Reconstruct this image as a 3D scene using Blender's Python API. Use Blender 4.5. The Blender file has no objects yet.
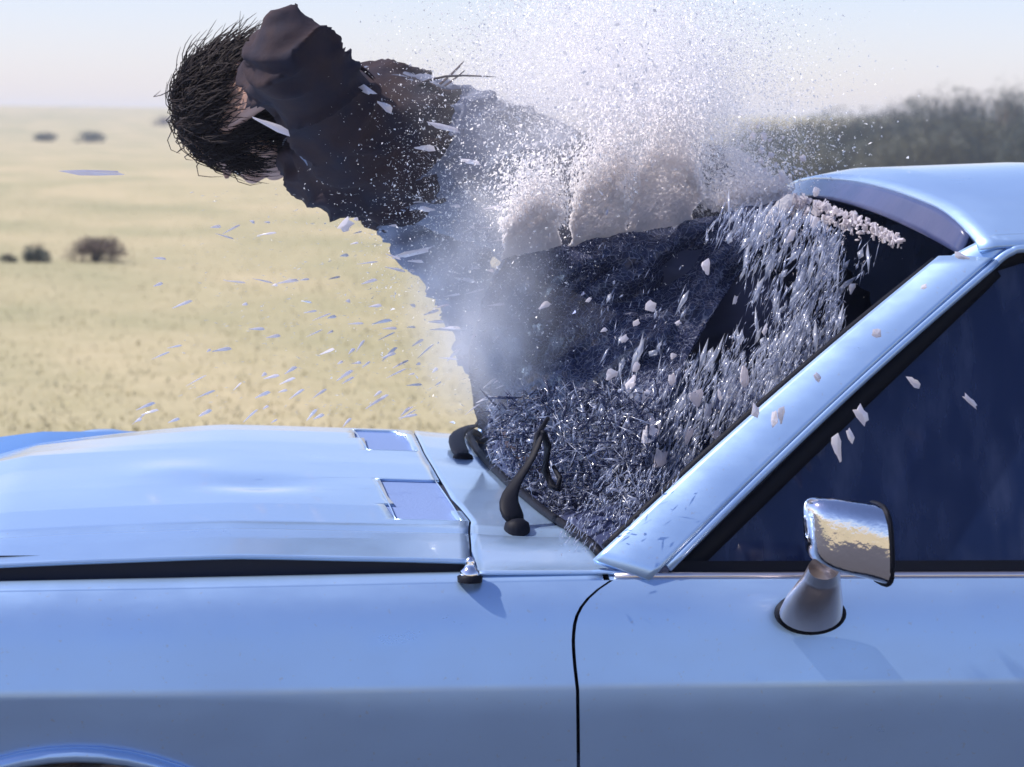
import bpy, bmesh, math, random
import numpy as np
from mathutils import Vector, Matrix, noise, Euler
random.seed(7); rs = np.random.RandomState(7)
SC = bpy.context.scene; COL = SC.collection
R = math.radians
# ------------------------------------------------------------------ camera
F = 2800.0; CAM = Vector((0, -3.5, 1.5)); YAW, PIT, ROL = R(7.2), R(5.28), R(-0.7)
cf = Vector((math.sin(YAW)*math.cos(PIT), math.cos(YAW)*math.cos(PIT), -math.sin(PIT)))
cr0 = Vector((math.cos(YAW), -math.sin(YAW), 0)); cu0 = cr0.cross(cf)
cr = cr0*math.cos(ROL)-cu0*math.sin(ROL); cu = cu0*math.cos(ROL)+cr0*math.sin(ROL)
cd = bpy.data.cameras.new('camera'); cam = bpy.data.objects.new('camera', cd); COL.objects.link(cam)
cam.matrix_world = Matrix(((cr.x, cu.x, -cf.x, CAM.x), (cr.y, cu.y, -cf.y, CAM.y), (cr.z, cu.z, -cf.z, CAM.z), (0, 0, 0, 1)))
cd.lens = F/1024*36; cd.sensor_width = 36; cd.clip_end = 20000; cd.clip_start = .05
cd.dof.use_dof = True; cd.dof.focus_distance = 3.95; cd.dof.aperture_fstop = 9.5
SC.camera = cam
# ------------------------------------------------------------------ world, sun, exposure
SUN_EL, SUN_AZ = R(50), R(-86)         # the sun stands beyond the front of the car, left of the picture
w = bpy.data.worlds.new('World'); SC.world = w; w.use_nodes = True
nt = w.node_tree; bg = nt.nodes['Background']
sky = nt.nodes.new('ShaderNodeTexSky'); sky.sky_type = 'NISHITA'; sky.sun_disc = False
sky.sun_elevation = SUN_EL; sky.sun_rotation = SUN_AZ; sky.air_density = .9; sky.dust_density = .4; sky.ozone_density = 6.0
tn = nt.nodes.new('ShaderNodeMixRGB'); tn.blend_type = 'MULTIPLY'; tn.inputs[0].default_value = 1; tn.inputs[2].default_value = (1.20, 1.0, 1.07, 1)
nt.links.new(sky.outputs[0], tn.inputs[1]); nt.links.new(tn.outputs[0], bg.inputs[0]); bg.inputs[1].default_value = .115
sl = bpy.data.lights.new('sun', 'SUN'); so = bpy.data.objects.new('sun', sl); COL.objects.link(so)
sl.energy = 4.2; sl.angle = R(.5); sl.color = (1, .93, .88)
sdir = Vector((math.sin(SUN_AZ)*math.cos(SUN_EL), math.cos(SUN_AZ)*math.cos(SUN_EL), math.sin(SUN_EL)))
so.rotation_euler = sdir.to_track_quat('Z', 'Y').to_euler()
SC.view_settings.view_transform = 'Standard'; SC.view_settings.look = 'None'
SC.view_settings.exposure = .55; SC.view_settings.gamma = 1
SC.cycles.max_bounces = 12; SC.cycles.volume_bounces = 10; SC.cycles.diffuse_bounces = 8; SC.cycles.transmission_bounces = 8; SC.cycles.transparent_max_bounces = 24; SC.cycles.use_denoising = True

# ------------------------------------------------------------------ helpers
def ray(px, py): return cf + cr*((px-512)/F) - cu*((py-383.5)/F)
def at(px, py, Y): d = ray(px, py); return CAM + d*((Y-CAM.y)/d.y)
def atZ(px, py, Z): d = ray(px, py); return CAM + d*((Z-CAM.z)/d.z)

def mesh(name, vs, fs, mat=None, parent=None, smooth=True, solid=0, bevel=0, sub=0, off=-1):
    me = bpy.data.meshes.new(name); me.from_pydata([tuple(v) for v in vs], [], fs); me.update()
    o = bpy.data.objects.new(name, me); COL.objects.link(o)
    if mat: me.materials.append(mat)
    if smooth: me.polygons.foreach_set('use_smooth', [True]*len(me.polygons))
    if solid:
        m = o.modifiers.new('s', 'SOLIDIFY'); m.thickness = solid; m.offset = off
    if bevel:
        m = o.modifiers.new('b', 'BEVEL'); m.width = bevel; m.segments = 2; m.limit_method = 'ANGLE'; m.harden_normals = False
    if sub:
        m = o.modifiers.new('u', 'SUBSURF'); m.levels = sub; m.render_levels = sub
    if parent: o.parent = parent
    return o
def empty(name, loc=(0, 0, 0)):
    o = bpy.data.objects.new(name, None); o.empty_display_size = .1; COL.objects.link(o); o.location = loc; return o
def tag(o, label=None, cat=None, group=None, kind=None):
    if label: o['label'] = label
    if cat: o['category'] = cat
    if group: o['group'] = group
    if kind: o['kind'] = kind
    return o
class MB:
    def __init__(s): s.v = []; s.f = []
    def add(s, vs, fs):
        n = len(s.v); s.v += [Vector(v) for v in vs]; s.f += [tuple(i+n for i in f) for f in fs]; return s
    def grid(s, fn, nu, nv, u0=0, u1=1, v0=0, v1=1):
        vs = [fn(u0+(u1-u0)*i/nu, v0+(v1-v0)*j/nv) for i in range(nu+1) for j in range(nv+1)]
        k = nv+1
        return s.add(vs, [(i*k+j, (i+1)*k+j, (i+1)*k+j+1, i*k+j+1) for i in range(nu) for j in range(nv)])
    def box(s, c, d, rot=None):
        c = Vector(c); M = (Euler(rot).to_matrix() if rot else Matrix.Identity(3))
        vs = [c+M@Vector((x*d[0]/2, y*d[1]/2, z*d[2]/2)) for x in (-1, 1) for y in (-1, 1) for z in (-1, 1)]
        return s.add(vs, [(0, 1, 3, 2), (4, 6, 7, 5), (0, 4, 5, 1), (2, 3, 7, 6), (0, 2, 6, 4), (1, 5, 7, 3)])
    def tube(s, pts, rad, n=10, cap=True, flat=1.0, up=None):
        pts = [Vector(p) for p in pts]; vs = []; m = len(pts)
        for i, p in enumerate(pts):
            t = (pts[min(i+1, m-1)]-pts[max(i-1, 0)]).normalized()
            a = Vector(up) if up else (Vector((0, 0, 1)) if abs(t.z) < .9 else Vector((1, 0, 0)))
            a = (a-t*a.dot(t)).normalized(); b = t.cross(a)
            r = rad[i] if isinstance(rad, (list, tuple)) else rad
            for k in range(n):
                th = 2*math.pi*k/n; vs.append(p+a*math.cos(th)*r*flat+b*math.sin(th)*r)
        fs = [(i*n+k, i*n+(k+1) % n, (i+1)*n+(k+1) % n, (i+1)*n+k) for i in range(m-1) for k in range(n)]
        if cap: fs += [tuple(range(n))[::-1], tuple((m-1)*n+k for k in range(n))]
        return s.add(vs, fs)
    def lathe(s, c, axis, prof, n=32):
        c = Vector(c); ax = Vector(axis).normalized(); a = ax.orthogonal().normalized(); b = ax.cross(a)
        vs = [c+ax*h+(a*math.cos(2*math.pi*k/n)+b*math.sin(2*math.pi*k/n))*max(r, 1e-5) for h, r in prof for k in range(n)]
        return s.add(vs, [(i*n+k, i*n+(k+1) % n, (i+1)*n+(k+1) % n, (i+1)*n+k) for i in range(len(prof)-1) for k in range(n)])
    def ico(s, c, r, sub=2, scale=(1, 1, 1), M=None):
        bm = bmesh.new(); bmesh.ops.create_icosphere(bm, subdivisions=sub, radius=1)
        M = M or Matrix.Identity(3)
        vs = [Vector(c)+M@Vector((v.co.x*r*scale[0], v.co.y*r*scale[1], v.co.z*r*scale[2])) for v in bm.verts]
        fs = [tuple(v.index for v in f.verts) for f in bm.faces]; bm.free(); return s.add(vs, fs)
    def build(s, name, mat=None, parent=None, **k): return mesh(name, s.v, s.f, mat, parent, **k)

def mat(name, base, rough=.5, metal=0, coat=0, spec=.5, bump=None, noise_mix=None, alpha=1, trans=0, sheen=0):
    m = bpy.data.materials.new(name); m.use_nodes = True; n = m.node_tree; b = n.nodes['Principled BSDF']
    I = b.inputs; I['Base Color'].default_value = (*base, 1); I['Roughness'].default_value = rough; I['Metallic'].default_value = metal
    I['Coat Weight'].default_value = coat; I['Coat Roughness'].default_value = .04; I['Specular IOR Level'].default_value = spec
    I['Alpha'].default_value = alpha; I['Transmission Weight'].default_value = trans; I['Sheen Weight'].default_value = sheen
    tc = n.nodes.new('ShaderNodeTexCoord')
    if noise_mix:                       # (scale, colour2, lo, hi)
        nz = n.nodes.new('ShaderNodeTexNoise'); nz.inputs['Scale'].default_value = noise_mix[0]; nz.inputs['Detail'].default_value = 6
        rp = n.nodes.new('ShaderNodeValToRGB'); rp.color_ramp.elements[0].position = noise_mix[2]; rp.color_ramp.elements[1].position = noise_mix[3]
        rp.color_ramp.elements[0].color = (*base, 1); rp.color_ramp.elements[1].color = (*noise_mix[1], 1)
        n.links.new(tc.outputs['Object'], nz.inputs['Vector']); n.links.new(nz.outputs[0], rp.inputs[0]); n.links.new(rp.outputs[0], I['Base Color'])
    if bump:                            # (scale, strength, distance)
        nz = n.nodes.new('ShaderNodeTexNoise'); nz.inputs['Scale'].default_value = bump[0]; nz.inputs['Detail'].default_value = 5
        bp = n.nodes.new('ShaderNodeBump'); bp.inputs['Strength'].default_value = bump[1]; bp.inputs['Distance'].default_value = bump[2]
        n.links.new(tc.outputs['Object'], nz.inputs['Vector']); n.links.new(nz.outputs[0], bp.inputs['Height']); n.links.new(bp.outputs[0], I['Normal'])
    return m

PAINT = mat('blue_paint', (.41, .60, .87), .33, .62, 1.0, bump=(2.0, .04, .01), noise_mix=(6, (.43, .62, .88), .35, .7)); PAINT.node_tree.nodes['Principled BSDF'].inputs['Coat Roughness'].default_value = .12
def weather(m):      # road film: uneven gloss, faint dusty specks
    n = m.node_tree; b = n.nodes['Principled BSDF']; tc = n.nodes.new('ShaderNodeTexCoord')
    a = n.nodes.new('ShaderNodeTexNoise'); a.inputs['Scale'].default_value = 5; a.inputs['Detail'].default_value = 9; a.inputs['Roughness'].default_value = .7
    mp = n.nodes.new('ShaderNodeMapping'); mp.inputs['Scale'].default_value = (1, 1, 2.2)
    n.links.new(tc.outputs['Object'], mp.inputs[0]); n.links.new(mp.outputs[0], a.inputs['Vector'])
    r = n.nodes.new('ShaderNodeMapRange'); r.inputs[1].default_value = .3; r.inputs[2].default_value = .7; r.inputs[3].default_value = .26; r.inputs[4].default_value = .46
    n.links.new(a.outputs[0], r.inputs[0]); n.links.new(r.outputs[0], b.inputs['Roughness'])
    r2 = n.nodes.new('ShaderNodeMapRange'); r2.inputs[1].default_value = .3; r2.inputs[2].default_value = .7; r2.inputs[3].default_value = .03; r2.inputs[4].default_value = .14
    n.links.new(a.outputs[0], r2.inputs[0]); n.links.new(r2.outputs[0], b.inputs['Coat Roughness'])
    c = n.nodes.new('ShaderNodeTexNoise'); c.inputs['Scale'].default_value = 160; c.inputs['Detail'].default_value = 3; n.links.new(tc.outputs['Object'], c.inputs['Vector'])
    rp = n.nodes.new('ShaderNodeMapRange'); rp.inputs[1].default_value = .66; rp.inputs[2].default_value = .74; rp.inputs[4].default_value = .35; n.links.new(c.outputs[0], rp.inputs[0])
    mx = n.nodes.new('ShaderNodeMixRGB'); mx.inputs[2].default_value = (.45, .42, .40, 1); src = b.inputs['Base Color'].links[0].from_socket
    n.links.new(rp.outputs[0], mx.inputs[0]); n.links.new(src, mx.inputs[1]); n.links.new(mx.outputs[0], b.inputs['Base Color'])
weather(PAINT)
PAINTD = mat('blue_paint_inner', (.10, .19, .45), .5, 0, .2)
RUB = mat('black_rubber', (.005, .006, .012), .6, spec=.15, bump=(60, .3, .002))
DARK = mat('dark_gap', (.02, .025, .05), .7)
CHR = mat('chrome', (.86, .84, .86), .08, 1, bump=(22, .5, .006))
CHRD = mat('worn_chrome', (.80, .72, .70), .32, 1, bump=(80, .25, .002))
PLAST = mat('navy_plastic', (.025, .035, .095), .5, bump=(40, .25, .002))
TINTB = mat('header_band', (.035, .05, .13), .35, coat=.5, noise_mix=(14, (.055, .065, .15), .4, .7), bump=(30, .3, .003))
VINYL = mat('navy_vinyl', (.03, .045, .13), .45, bump=(25, .4, .004))
VENT = mat('vent_mesh', (.20, .29, .54), .55, .15, bump=(200, .4, .002))
TYRE = mat('tyre_rubber', (.02, .02, .022), .8, bump=(40, .4, .004))
LAMP = mat('lamp_glass', (.85, .85, .85), .1, 0, 1)
RED = mat('red_lens', (.5, .02, .02), .2, 0, 1)
AMBER = mat('amber_lens', (.7, .25, .03), .2, 0, 1)

def glassmat(name, tint, refl, alpha_t, rough=.05, crack=0):
    """tinted pane: part see-through, part glossy"""
    m = bpy.data.materials.new(name); m.use_nodes = True; n = m.node_tree; n.nodes.remove(n.nodes['Principled BSDF'])
    out = n.nodes['Material Output']; tr = n.nodes.new('ShaderNodeBsdfTransparent'); tr.inputs[0].default_value = (*tint, 1)
    pr = n.nodes.new('ShaderNodeBsdfPrincipled'); pr.inputs['Base Color'].default_value = (*refl, 1); pr.inputs['Roughness'].default_value = rough
    mx = n.nodes.new('ShaderNodeMixShader'); mx.inputs[0].default_value = 1-alpha_t
    n.links.new(tr.outputs[0], mx.inputs[1]); n.links.new(pr.outputs[0], mx.inputs[2])
    if crack:
        tc = n.nodes.new('ShaderNodeTexCoord'); vo = n.nodes.new('ShaderNodeTexVoronoi'); vo.feature = 'DISTANCE_TO_EDGE'; vo.inputs['Scale'].default_value = crack
        ns = n.nodes.new('ShaderNodeTexNoise'); ns.inputs['Scale'].default_value = 12
        av = n.nodes.new('ShaderNodeVectorMath'); av.operation = 'MULTIPLY_ADD'; av.inputs[1].default_value = (.05, .05, .05)
        n.links.new(ns.outputs['Color'], av.inputs[0]); n.links.new(tc.outputs['Object'], av.inputs[2]); n.links.new(av.outputs[0], vo.inputs['Vector'])
        rp = n.nodes.new('ShaderNodeValToRGB'); rp.color_ramp.elements[0].position = .015; rp.color_ramp.elements[1].position = .07
        rp.color_ramp.elements[0].color = (1, 1, 1, 1); rp.color_ramp.elements[1].color = (0, 0, 0, 1)
        n.links.new(vo.outputs[0], rp.inputs[0])
        tl = n.nodes.new('ShaderNodeBsdfDiffuse'); tl.inputs[0].default_value = (.75, .78, .85, 1)
        m2 = n.nodes.new('ShaderNodeMixShader'); mu = n.nodes.new('ShaderNodeMath'); mu.operation = 'MULTIPLY'; mu.inputs[1].default_value = .16
        n.links.new(rp.outputs[0], mu.inputs[0]); n.links.new(mu.outputs[0], m2.inputs[0])
        n.links.new(mx.outputs[0], m2.inputs[1]); n.links.new(tl.outputs[0], m2.inputs[2]); n.links.new(m2.outputs[0], out.inputs[0])
    else: n.links.new(mx.outputs[0], out.inputs[0])
    return m
GLASS = glassmat('tinted_side_glass', (.25, .33, .6), (.012, .028, .10), .25, .06)
n = GLASS.node_tree; b_ = [q for q in n.nodes if q.type == 'BSDF_PRINCIPLED'][0]; tc = n.nodes.new('ShaderNodeTexCoord'); mp = n.nodes.new('ShaderNodeMapping'); mp.inputs['Scale'].default_value = (1, 1, .14)
nz_ = n.nodes.new('ShaderNodeTexNoise'); nz_.inputs['Scale'].default_value = 26; nz_.inputs['Detail'].default_value = 6; rp = n.nodes.new('ShaderNodeValToRGB')
rp.color_ramp.elements[0].position = .45; rp.color_ramp.elements[1].position = .8; rp.color_ramp.elements[0].color = (.010, .024, .085, 1); rp.color_ramp.elements[1].color = (.07, .09, .17, 1)
n.links.new(tc.outputs['Object'], mp.inputs[0]); n.links.new(mp.outputs[0], nz_.inputs['Vector']); n.links.new(nz_.outputs[0], rp.inputs[0]); n.links.new(rp.outputs[0], b_.inputs['Base Color'])
SHEET = glassmat('crazed_dark_glass', (.42, .46, .62), (.05, .06, .12), .45, .12, crack=95)

def shardmat(name, col, tl=.5, rough=.2, al=0.0):
    m = bpy.data.materials.new(name); m.use_nodes = True; n = m.node_tree; n.nodes.remove(n.nodes['Principled BSDF']); out = n.nodes['Material Output']
    df = n.nodes.new('ShaderNodeBsdfDiffuse'); df.inputs[0].default_value = (*col, 1)
    t = n.nodes.new('ShaderNodeBsdfTranslucent'); t.inputs[0].default_value = (*col, 1)
    g = n.nodes.new('ShaderNodeBsdfGlossy'); g.inputs[1].default_value = rough
    a = n.nodes.new('ShaderNodeMixShader'); a.inputs[0].default_value = tl; n.links.new(df.outputs[0], a.inputs[1]); n.links.new(t.outputs[0], a.inputs[2])
    b = n.nodes.new('ShaderNodeMixShader'); b.inputs[0].default_value = .15; n.links.new(a.outputs[0], b.inputs[1]); n.links.new(g.outputs[0], b.inputs[2])
    if al == 0: n.links.new(b.outputs[0], out.inputs[0]); return m
    c = n.nodes.new('ShaderNodeMixShader'); c.inputs[0].default_value = al; tr = n.nodes.new('ShaderNodeBsdfTransparent')
    n.links.new(b.outputs[0], c.inputs[1]); n.links.new(tr.outputs[0], c.inputs[2]); n.links.new(c.outputs[0], out.inputs[0])
    return m
FROST = shardmat('frosted_glass', (.98, .95, .94), .6, .25)
SHARD = shardmat('glass_fragment', (.88, .84, .86), .6, .15)
BLUES = shardmat('blue_glass_sliver', (.45, .50, .66), .45, .2, .35)
STREAK = shardmat('pale_glass_flake', (.62, .66, .78), .5, .2, .45)
DIM = shardmat('thin_glass_splinter', (.75, .77, .80), .5, .2, .45)

# ------------------------------------------------------------------ ground, grass, scrub
def fieldmat():
    m = mat('dry_grass', (.36, .33, .17), .95, spec=.1); n = m.node_tree; b = n.nodes['Principled BSDF']
    tc = n.nodes.new('ShaderNodeTexCoord')
    def nz(s, d, sc=(1, 1, 1)):
        mp = n.nodes.new('ShaderNodeMapping'); mp.inputs['Scale'].default_value = sc
        x = n.nodes.new('ShaderNodeTexNoise'); x.inputs['Scale'].default_value = s; x.inputs['Detail'].default_value = d
        n.links.new(tc.outputs['Object'], mp.inputs[0]); n.links.new(mp.outputs[0], x.inputs['Vector']); return x
    a = nz(.35, 6, (1, .35, 1)); c = nz(3.0, 8); e = nz(.03, 4, (1, .4, 1))
    r1 = n.nodes.new('ShaderNodeValToRGB'); r1.color_ramp.elements[0].position = .38; r1.color_ramp.elements[1].position = .62
    r1.color_ramp.elements[0].color = (.33, .31, .18, 1); r1.color_ramp.elements[1].color = (.55, .45, .28, 1)
    r2 = n.nodes.new('ShaderNodeValToRGB'); r2.color_ramp.elements[0].position = .35; r2.color_ramp.elements[1].position = .65
    r2.color_ramp.elements[0].color = (.33, .31, .18, 1); r2.color_ramp.elements[1].color = (.51, .43, .265, 1)
    mx = n.nodes.new('ShaderNodeMixRGB'); mx.inputs[0].default_value = .45
    n.links.new(a.outputs[0], r1.inputs[0]); n.links.new(e.outputs[0], r2.inputs[0]); n.links.new(r1.outputs[0], mx.inputs[1]); n.links.new(r2.outputs[0], mx.inputs[2])
    m2 = n.nodes.new('ShaderNodeMixRGB'); m2.blend_type = 'MULTIPLY'; m2.inputs[0].default_value = .5
    r3 = n.nodes.new('ShaderNodeValToRGB'); r3.color_ramp.elements[0].position = .3; r3.color_ramp.elements[1].position = .6
    r3.color_ramp.elements[0].color = (.75, .76, .68, 1); n.links.new(c.outputs[0], r3.inputs[0])
    n.links.new(mx.outputs[0], m2.inputs[1]); n.links.new(r3.outputs[0], m2.inputs[2]); n.links.new(m2.outputs[0], b.inputs['Base Color'])
    bp = n.nodes.new('ShaderNodeBump'); bp.inputs['Strength'].default_value = .3; bp.inputs['Distance'].default_value = .1
    n.links.new(c.outputs[0], bp.inputs['Height']); n.links.new(bp.outputs[0], b.inputs['Normal'])
    return m
FIELD = fieldmat()
def gz(x, y):
    d = max(0, y-14)
    return .10*min(1, d/20)*noise.noise(Vector((x*.11, y*.09, 0)))+.05*min(1, d/8)*noise.noise(Vector((x*.5, y*.5, 3)))
def gfar(y): return ip_(y)
def ip_(y): return float(np.interp(y, [120, 170, 330, 420, 700], [0, .35, 3.0, 2.6, 0]))
xs = [-6000, -1500, -400, -120, -60] + [-30+i*1.0 for i in range(81)] + [70, 120, 400, 1500, 6000]
ys = [-3000, -300, -60, -12, 0, 6, 10] + [12+i*1.0 for i in range(70)] + [90, 100, 115, 130, 150, 170, 200, 240, 280, 310, 330, 360, 420, 500, 700, 900, 2000, 8000]
vs = [(x, y, (gz(x, y) if y < 130 and -60 < x < 70 else 0)+ip_(y)) for x in xs for y in ys]; k = len(ys)
g = mesh('ground', vs, [(i*k+j, (i+1)*k+j, (i+1)*k+j+1, i*k+j+1) for i in range(len(xs)-1) for j in range(k-1)], FIELD)
tag(g, kind='structure')
ASPH = mat('asphalt', (.05, .05, .058), .9, bump=(40, .6, .01), noise_mix=(20, (.075, .073, .078), .4, .65))
rd = MB().grid(lambda u, v: (-60+120*u, -4.6+8.1*v, .004), 30, 6).build('road', ASPH); tag(rd, kind='structure')

def bulk(name, V, Fc, mt, smooth=False):
    me = bpy.data.meshes.new(name); V = np.asarray(V, dtype=np.float32); Fc = np.asarray(Fc, dtype=np.int32); n = Fc.shape[1]
    me.vertices.add(len(V)); me.vertices.foreach_set('co', V.ravel()); me.loops.add(Fc.size); me.loops.foreach_set('vertex_index', Fc.ravel())
    me.polygons.add(len(Fc)); me.polygons.foreach_set('loop_start', np.arange(0, Fc.size, n, dtype=np.int32)); me.polygons.foreach_set('loop_total', np.full(len(Fc), n, dtype=np.int32))
    me.update(calc_edges=True); me.materials.append(mt); o = bpy.data.objects.new(name, me); COL.objects.link(o); return o
GRASS = mat('grass_blades', (.50, .43, .27), .9, spec=.1, noise_mix=(1.2, (.43, .39, .23), .38, .62))
def grass():
    N = 34000
    y = 10+np.abs(rs.rand(N))**1.6*50; half = 1.0+(y+3.5)*.22
    x = (y+3.5)*math.tan(YAW)+(rs.rand(N)*2-1)*half
    h = .012+.03*rs.rand(N)**2; a = rs.rand(N)*6.28; wd = .004+.006*rs.rand(N); lx = (rs.rand(N)-.5)*.08; ly = (rs.rand(N)-.5)*.08
    z = np.array([gz(float(a_), float(b_)) for a_, b_ in zip(x, y)])
    V = np.zeros((N, 3, 3)); V[:, 0] = np.c_[x-np.cos(a)*wd, y-np.sin(a)*wd, z-.01]; V[:, 1] = np.c_[x+np.cos(a)*wd, y+np.sin(a)*wd, z-.01]; V[:, 2] = np.c_[x+lx, y+ly, z+h]
    o = bulk('grass', V.reshape(-1, 3), np.arange(N*3).reshape(-1, 3), GRASS); tag(o, 'dry yellow green grass covering the open field', 'grass', kind='stuff')
grass()

LEAFD = mat('dark_leaves', (.030, .045, .040), .7, noise_mix=(2.5, (.055, .07, .05), .35, .65))
LEAFO = mat('olive_leaves', (.055, .065, .045), .7, noise_mix=(2.5, (.09, .09, .055), .35, .65))
LEAFB = mat('brown_twigs', (.10, .07, .055), .8, noise_mix=(3, (.16, .11, .085), .35, .65))
BARK = mat('bark', (.09, .07, .05), .9, bump=(20, .6, .02))
def crown(n, rx, ry, h, z0, leaf, seed, clumps=7, low=.15):
    r = np.random.RandomState(seed); cs = []
    for _ in range(clumps):
        a = r.rand()*6.28; q = r.rand()**.5*.7; cs.append((math.cos(a)*rx*q, math.sin(a)*ry*q, z0+h*(low+.65*r.rand()*(1-.45*q)), .28+.25*r.rand()))
    V = []
    for i in range(n):
        c = cs[r.randint(clumps)]; d = r.normal(size=3); d /= np.linalg.norm(d); q = r.rand()**.4
        p = np.array([c[0]+d[0]*rx*c[3]*1.3*q, c[1]+d[1]*ry*c[3]*1.3*q, max(z0+.01, c[2]+d[2]*h*c[3]*.75*q)])
        a = r.normal(size=3); b = r.normal(size=3); s = leaf*(.5+r.rand()); a *= s/np.linalg.norm(a); b *= s*.6/np.linalg.norm(b)
        V += [p-a, p+b, p+a]
    return np.array(V)
def bush(name, x, y, wid, h, leafm, n, leaf, seed, label, cat, group=None, trunk=0.0):
    o = empty(name, (x, y, gz(x, y) if y < 130 else ip_(y))); tag(o, label, cat, group)
    V = crown(n, wid/2, wid/2*.8, h-trunk, trunk*.8, leaf, seed, clumps=max(5, int(6+wid*2)))
    c = bulk('crown', V, np.arange(len(V)).reshape(-1, 3), leafm); c.parent = o
    t = MB(); r = random.Random(seed)
    for k in range(5 if trunk else 7):
        a = r.random()*6.28; d = wid*.3*r.random()
        t.tube([(0, 0, -.05), (math.cos(a)*d*.3, math.sin(a)*d*.3, h*.3), (math.cos(a)*d, math.sin(a)*d, h*.75)], [.05*h+.005, .03*h+.004, .006], 6)
    t.build('trunk', BARK, o)
    return o
p = atZ(38, 262, 0); bush('shrub', p.x, p.y, .38, .27, LEAFD, 900, .022, 1, 'small dark round shrub left of the brown one in the near field', 'shrub')
p = atZ(96, 262, 0); bush('shrub', p.x, p.y, .85, .36, LEAFB, 2200, .022, 2, 'wide reddish brown twiggy shrub low in the near field', 'shrub')
p = atZ(8, 262, 0); bush('shrub', p.x, p.y, .22, .12, LEAFO, 300, .02, 3, 'tiny olive shrub at the left edge of the near field', 'shrub')
for i, (px, py, wd, h, lm, lb) in enumerate([(45, 146, 1.5, .55, LEAFO, 'faint olive shrub far out in the field, leftmost below the horizon'),
        (88, 147, 1.9, .85, LEAFD, 'darkest small shrub far out in the field below the horizon'), (105, 121, 3.2, 1.1, LEAFO, 'tiny shrub close under the horizon on the left'),
        (162, 140, 2.2, .9, LEAFB, 'brown shrub far out just left of the head of the person')]):
    p = atZ(px, py, 0); bush('shrub', p.x, p.y, wd, h, lm, 700, .09, 10+i, lb, 'shrub')
# scrub trees behind the car, right half
tops = [(668, 160), (690, 157), (712, 148), (735, 134), (760, 124), (785, 118), (812, 113), (840, 111), (862, 110), (884, 105), (905, 101), (928, 98), (943, 89), (962, 93), (985, 96), (1006, 91), (1028, 89), (1050, 90), (1078, 92), (1110, 88)]
names = ['leftmost and lowest', 'second from the left', 'third from the left', 'fourth from the left']
for row, (Y, dx, dz, lm) in enumerate([(88, 0, 0, LEAFD), (70, 11, 22, LEAFO)]):
    for i, (px, py) in enumerate(tops):
        p = at(px+dx+rs.uniform(-4, 4), py+dz*1.6+rs.uniform(-3, 3), Y+rs.uniform(-3, 3))
        h = max(.7, p.z+.1); 
        lb = ('dark rounded scrub tree in the long row behind the roof of the car' if row == 0 else 'lower olive scrub bush in front of the dark tree row behind the car')
        bush('scrub_tree' if row == 0 else 'scrub_bush', p.x, p.y, rs.uniform(2.2, 3.2)*(.9 if row else 1), h*1.12, lm if rs.rand() > .2 else LEAFD, 3600, .065, 100+row*50+i, lb,
             'tree' if row == 0 else 'bush', 'dark scrub trees in a row behind the car' if row == 0 else 'low olive bushes before the tree row', trunk=.12)

# ------------------------------------------------------------------ the car
car = empty('parked_car', (0.9, .82, 0)); car.name = 'car'
tag(car, 'light blue two door coupe with a shattered windscreen and a chrome door mirror', 'car')
CP = car.location.copy()
def part(mb_or_obj, name=None, mt=None, parent=car, **k):
    o = mb_or_obj.build(name, mt, None, **k) if isinstance(mb_or_obj, MB) else mb_or_obj
    o.parent = parent; o.matrix_parent_inverse = Matrix.Translation(-CP) if parent is car else Matrix.Identity(4)
    if parent is not car:
        o.matrix_parent_inverse = Matrix.Identity(4)
    return o
W2 = 1.64
def mir(fn, far): return (lambda u, v: (lambda p: Vector((p[0], W2-p[1], p[2])))(fn(u, v))) if far else fn
def lerp(a, b, t): return a+(b-a)*t
def ip(x, X, Y): return float(np.interp(x, X, Y))
def zbelt(X): return ip(X, [-.95, -.2, .6, 1.2, 2.0, 3.4], [.85, .905, .915, .912, .91, .87])
def plan(X): return ip(X, [-.98, -.9, -.75, -.4, 0, 2.4, 3.0, 3.4, 3.5], [.16, .09, .05, .012, 0, 0, .03, .10, .18])   # inward offset in plan
ZC = .779
def side(X, t):
    """t 0 bottom of the body .. 1 shoulder; a crease at ZC, turned under below it"""
    zt = zbelt(X)
    if t < .5:
        s = t/.5; z = lerp(.28, ZC, s); y = .075*(1-s)**1.5+.055*(1-s)
    else:
        s = (t-.5)/.5; z = lerp(ZC, zt, s); y = .024*s+.016*s**6
    return z, y+plan(X)
WX, WZ, WR = -.105, .372, .335
def wheelx(X, cx=None, r=WR):
    cx = WX if cx is None else cx
    d = abs(X-cx); return WZ+math.sqrt(r*r-d*d) if d < r else .28
def side_panel(x0f, x1f, arch=None, n=60, far=False, m=26):
    def fn(u, v):
        zt_guess = .92; 
        z0 = .28
        X = lerp(x0f(z0+(zt_guess-z0)*v), x1f(z0+(zt_guess-z0)*v), u)
        zb = wheelx(X, arch) if arch is not None else .28
        # remap v to run from arch to shoulder with the crease kept at a grid line
        if v < .5: z = lerp(zb, ZC, v/.5) if zb < ZC else ZC
        else: z = lerp(ZC, zbelt(X), (v-.5)/.5)
        t = .5*(z-.28)/(ZC-.28) if z < ZC else .5+.5*(z-ZC)/(zbelt(X)-ZC)
        zz, y = side(X, t)
        return Vector((X, y, zz))
    b = MB().grid(mir(fn, far), n, m)
    return b
doorf = lambda z: ip(z, [.28, .45, .60, .68, .74, .79, .825, .85, .87, .89, .908, .925], [.56, .545, .533, .5295, .528, .5295, .534, .5405, .5485, .559, .571, .586])
doorr = lambda z: ip(z, [.28, .6, .925], [1.72, 1.76, 1.80])
def autoshade(o, ang=38):
    o.data.set_sharp_from_angle(angle=R(ang)); return o
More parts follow.
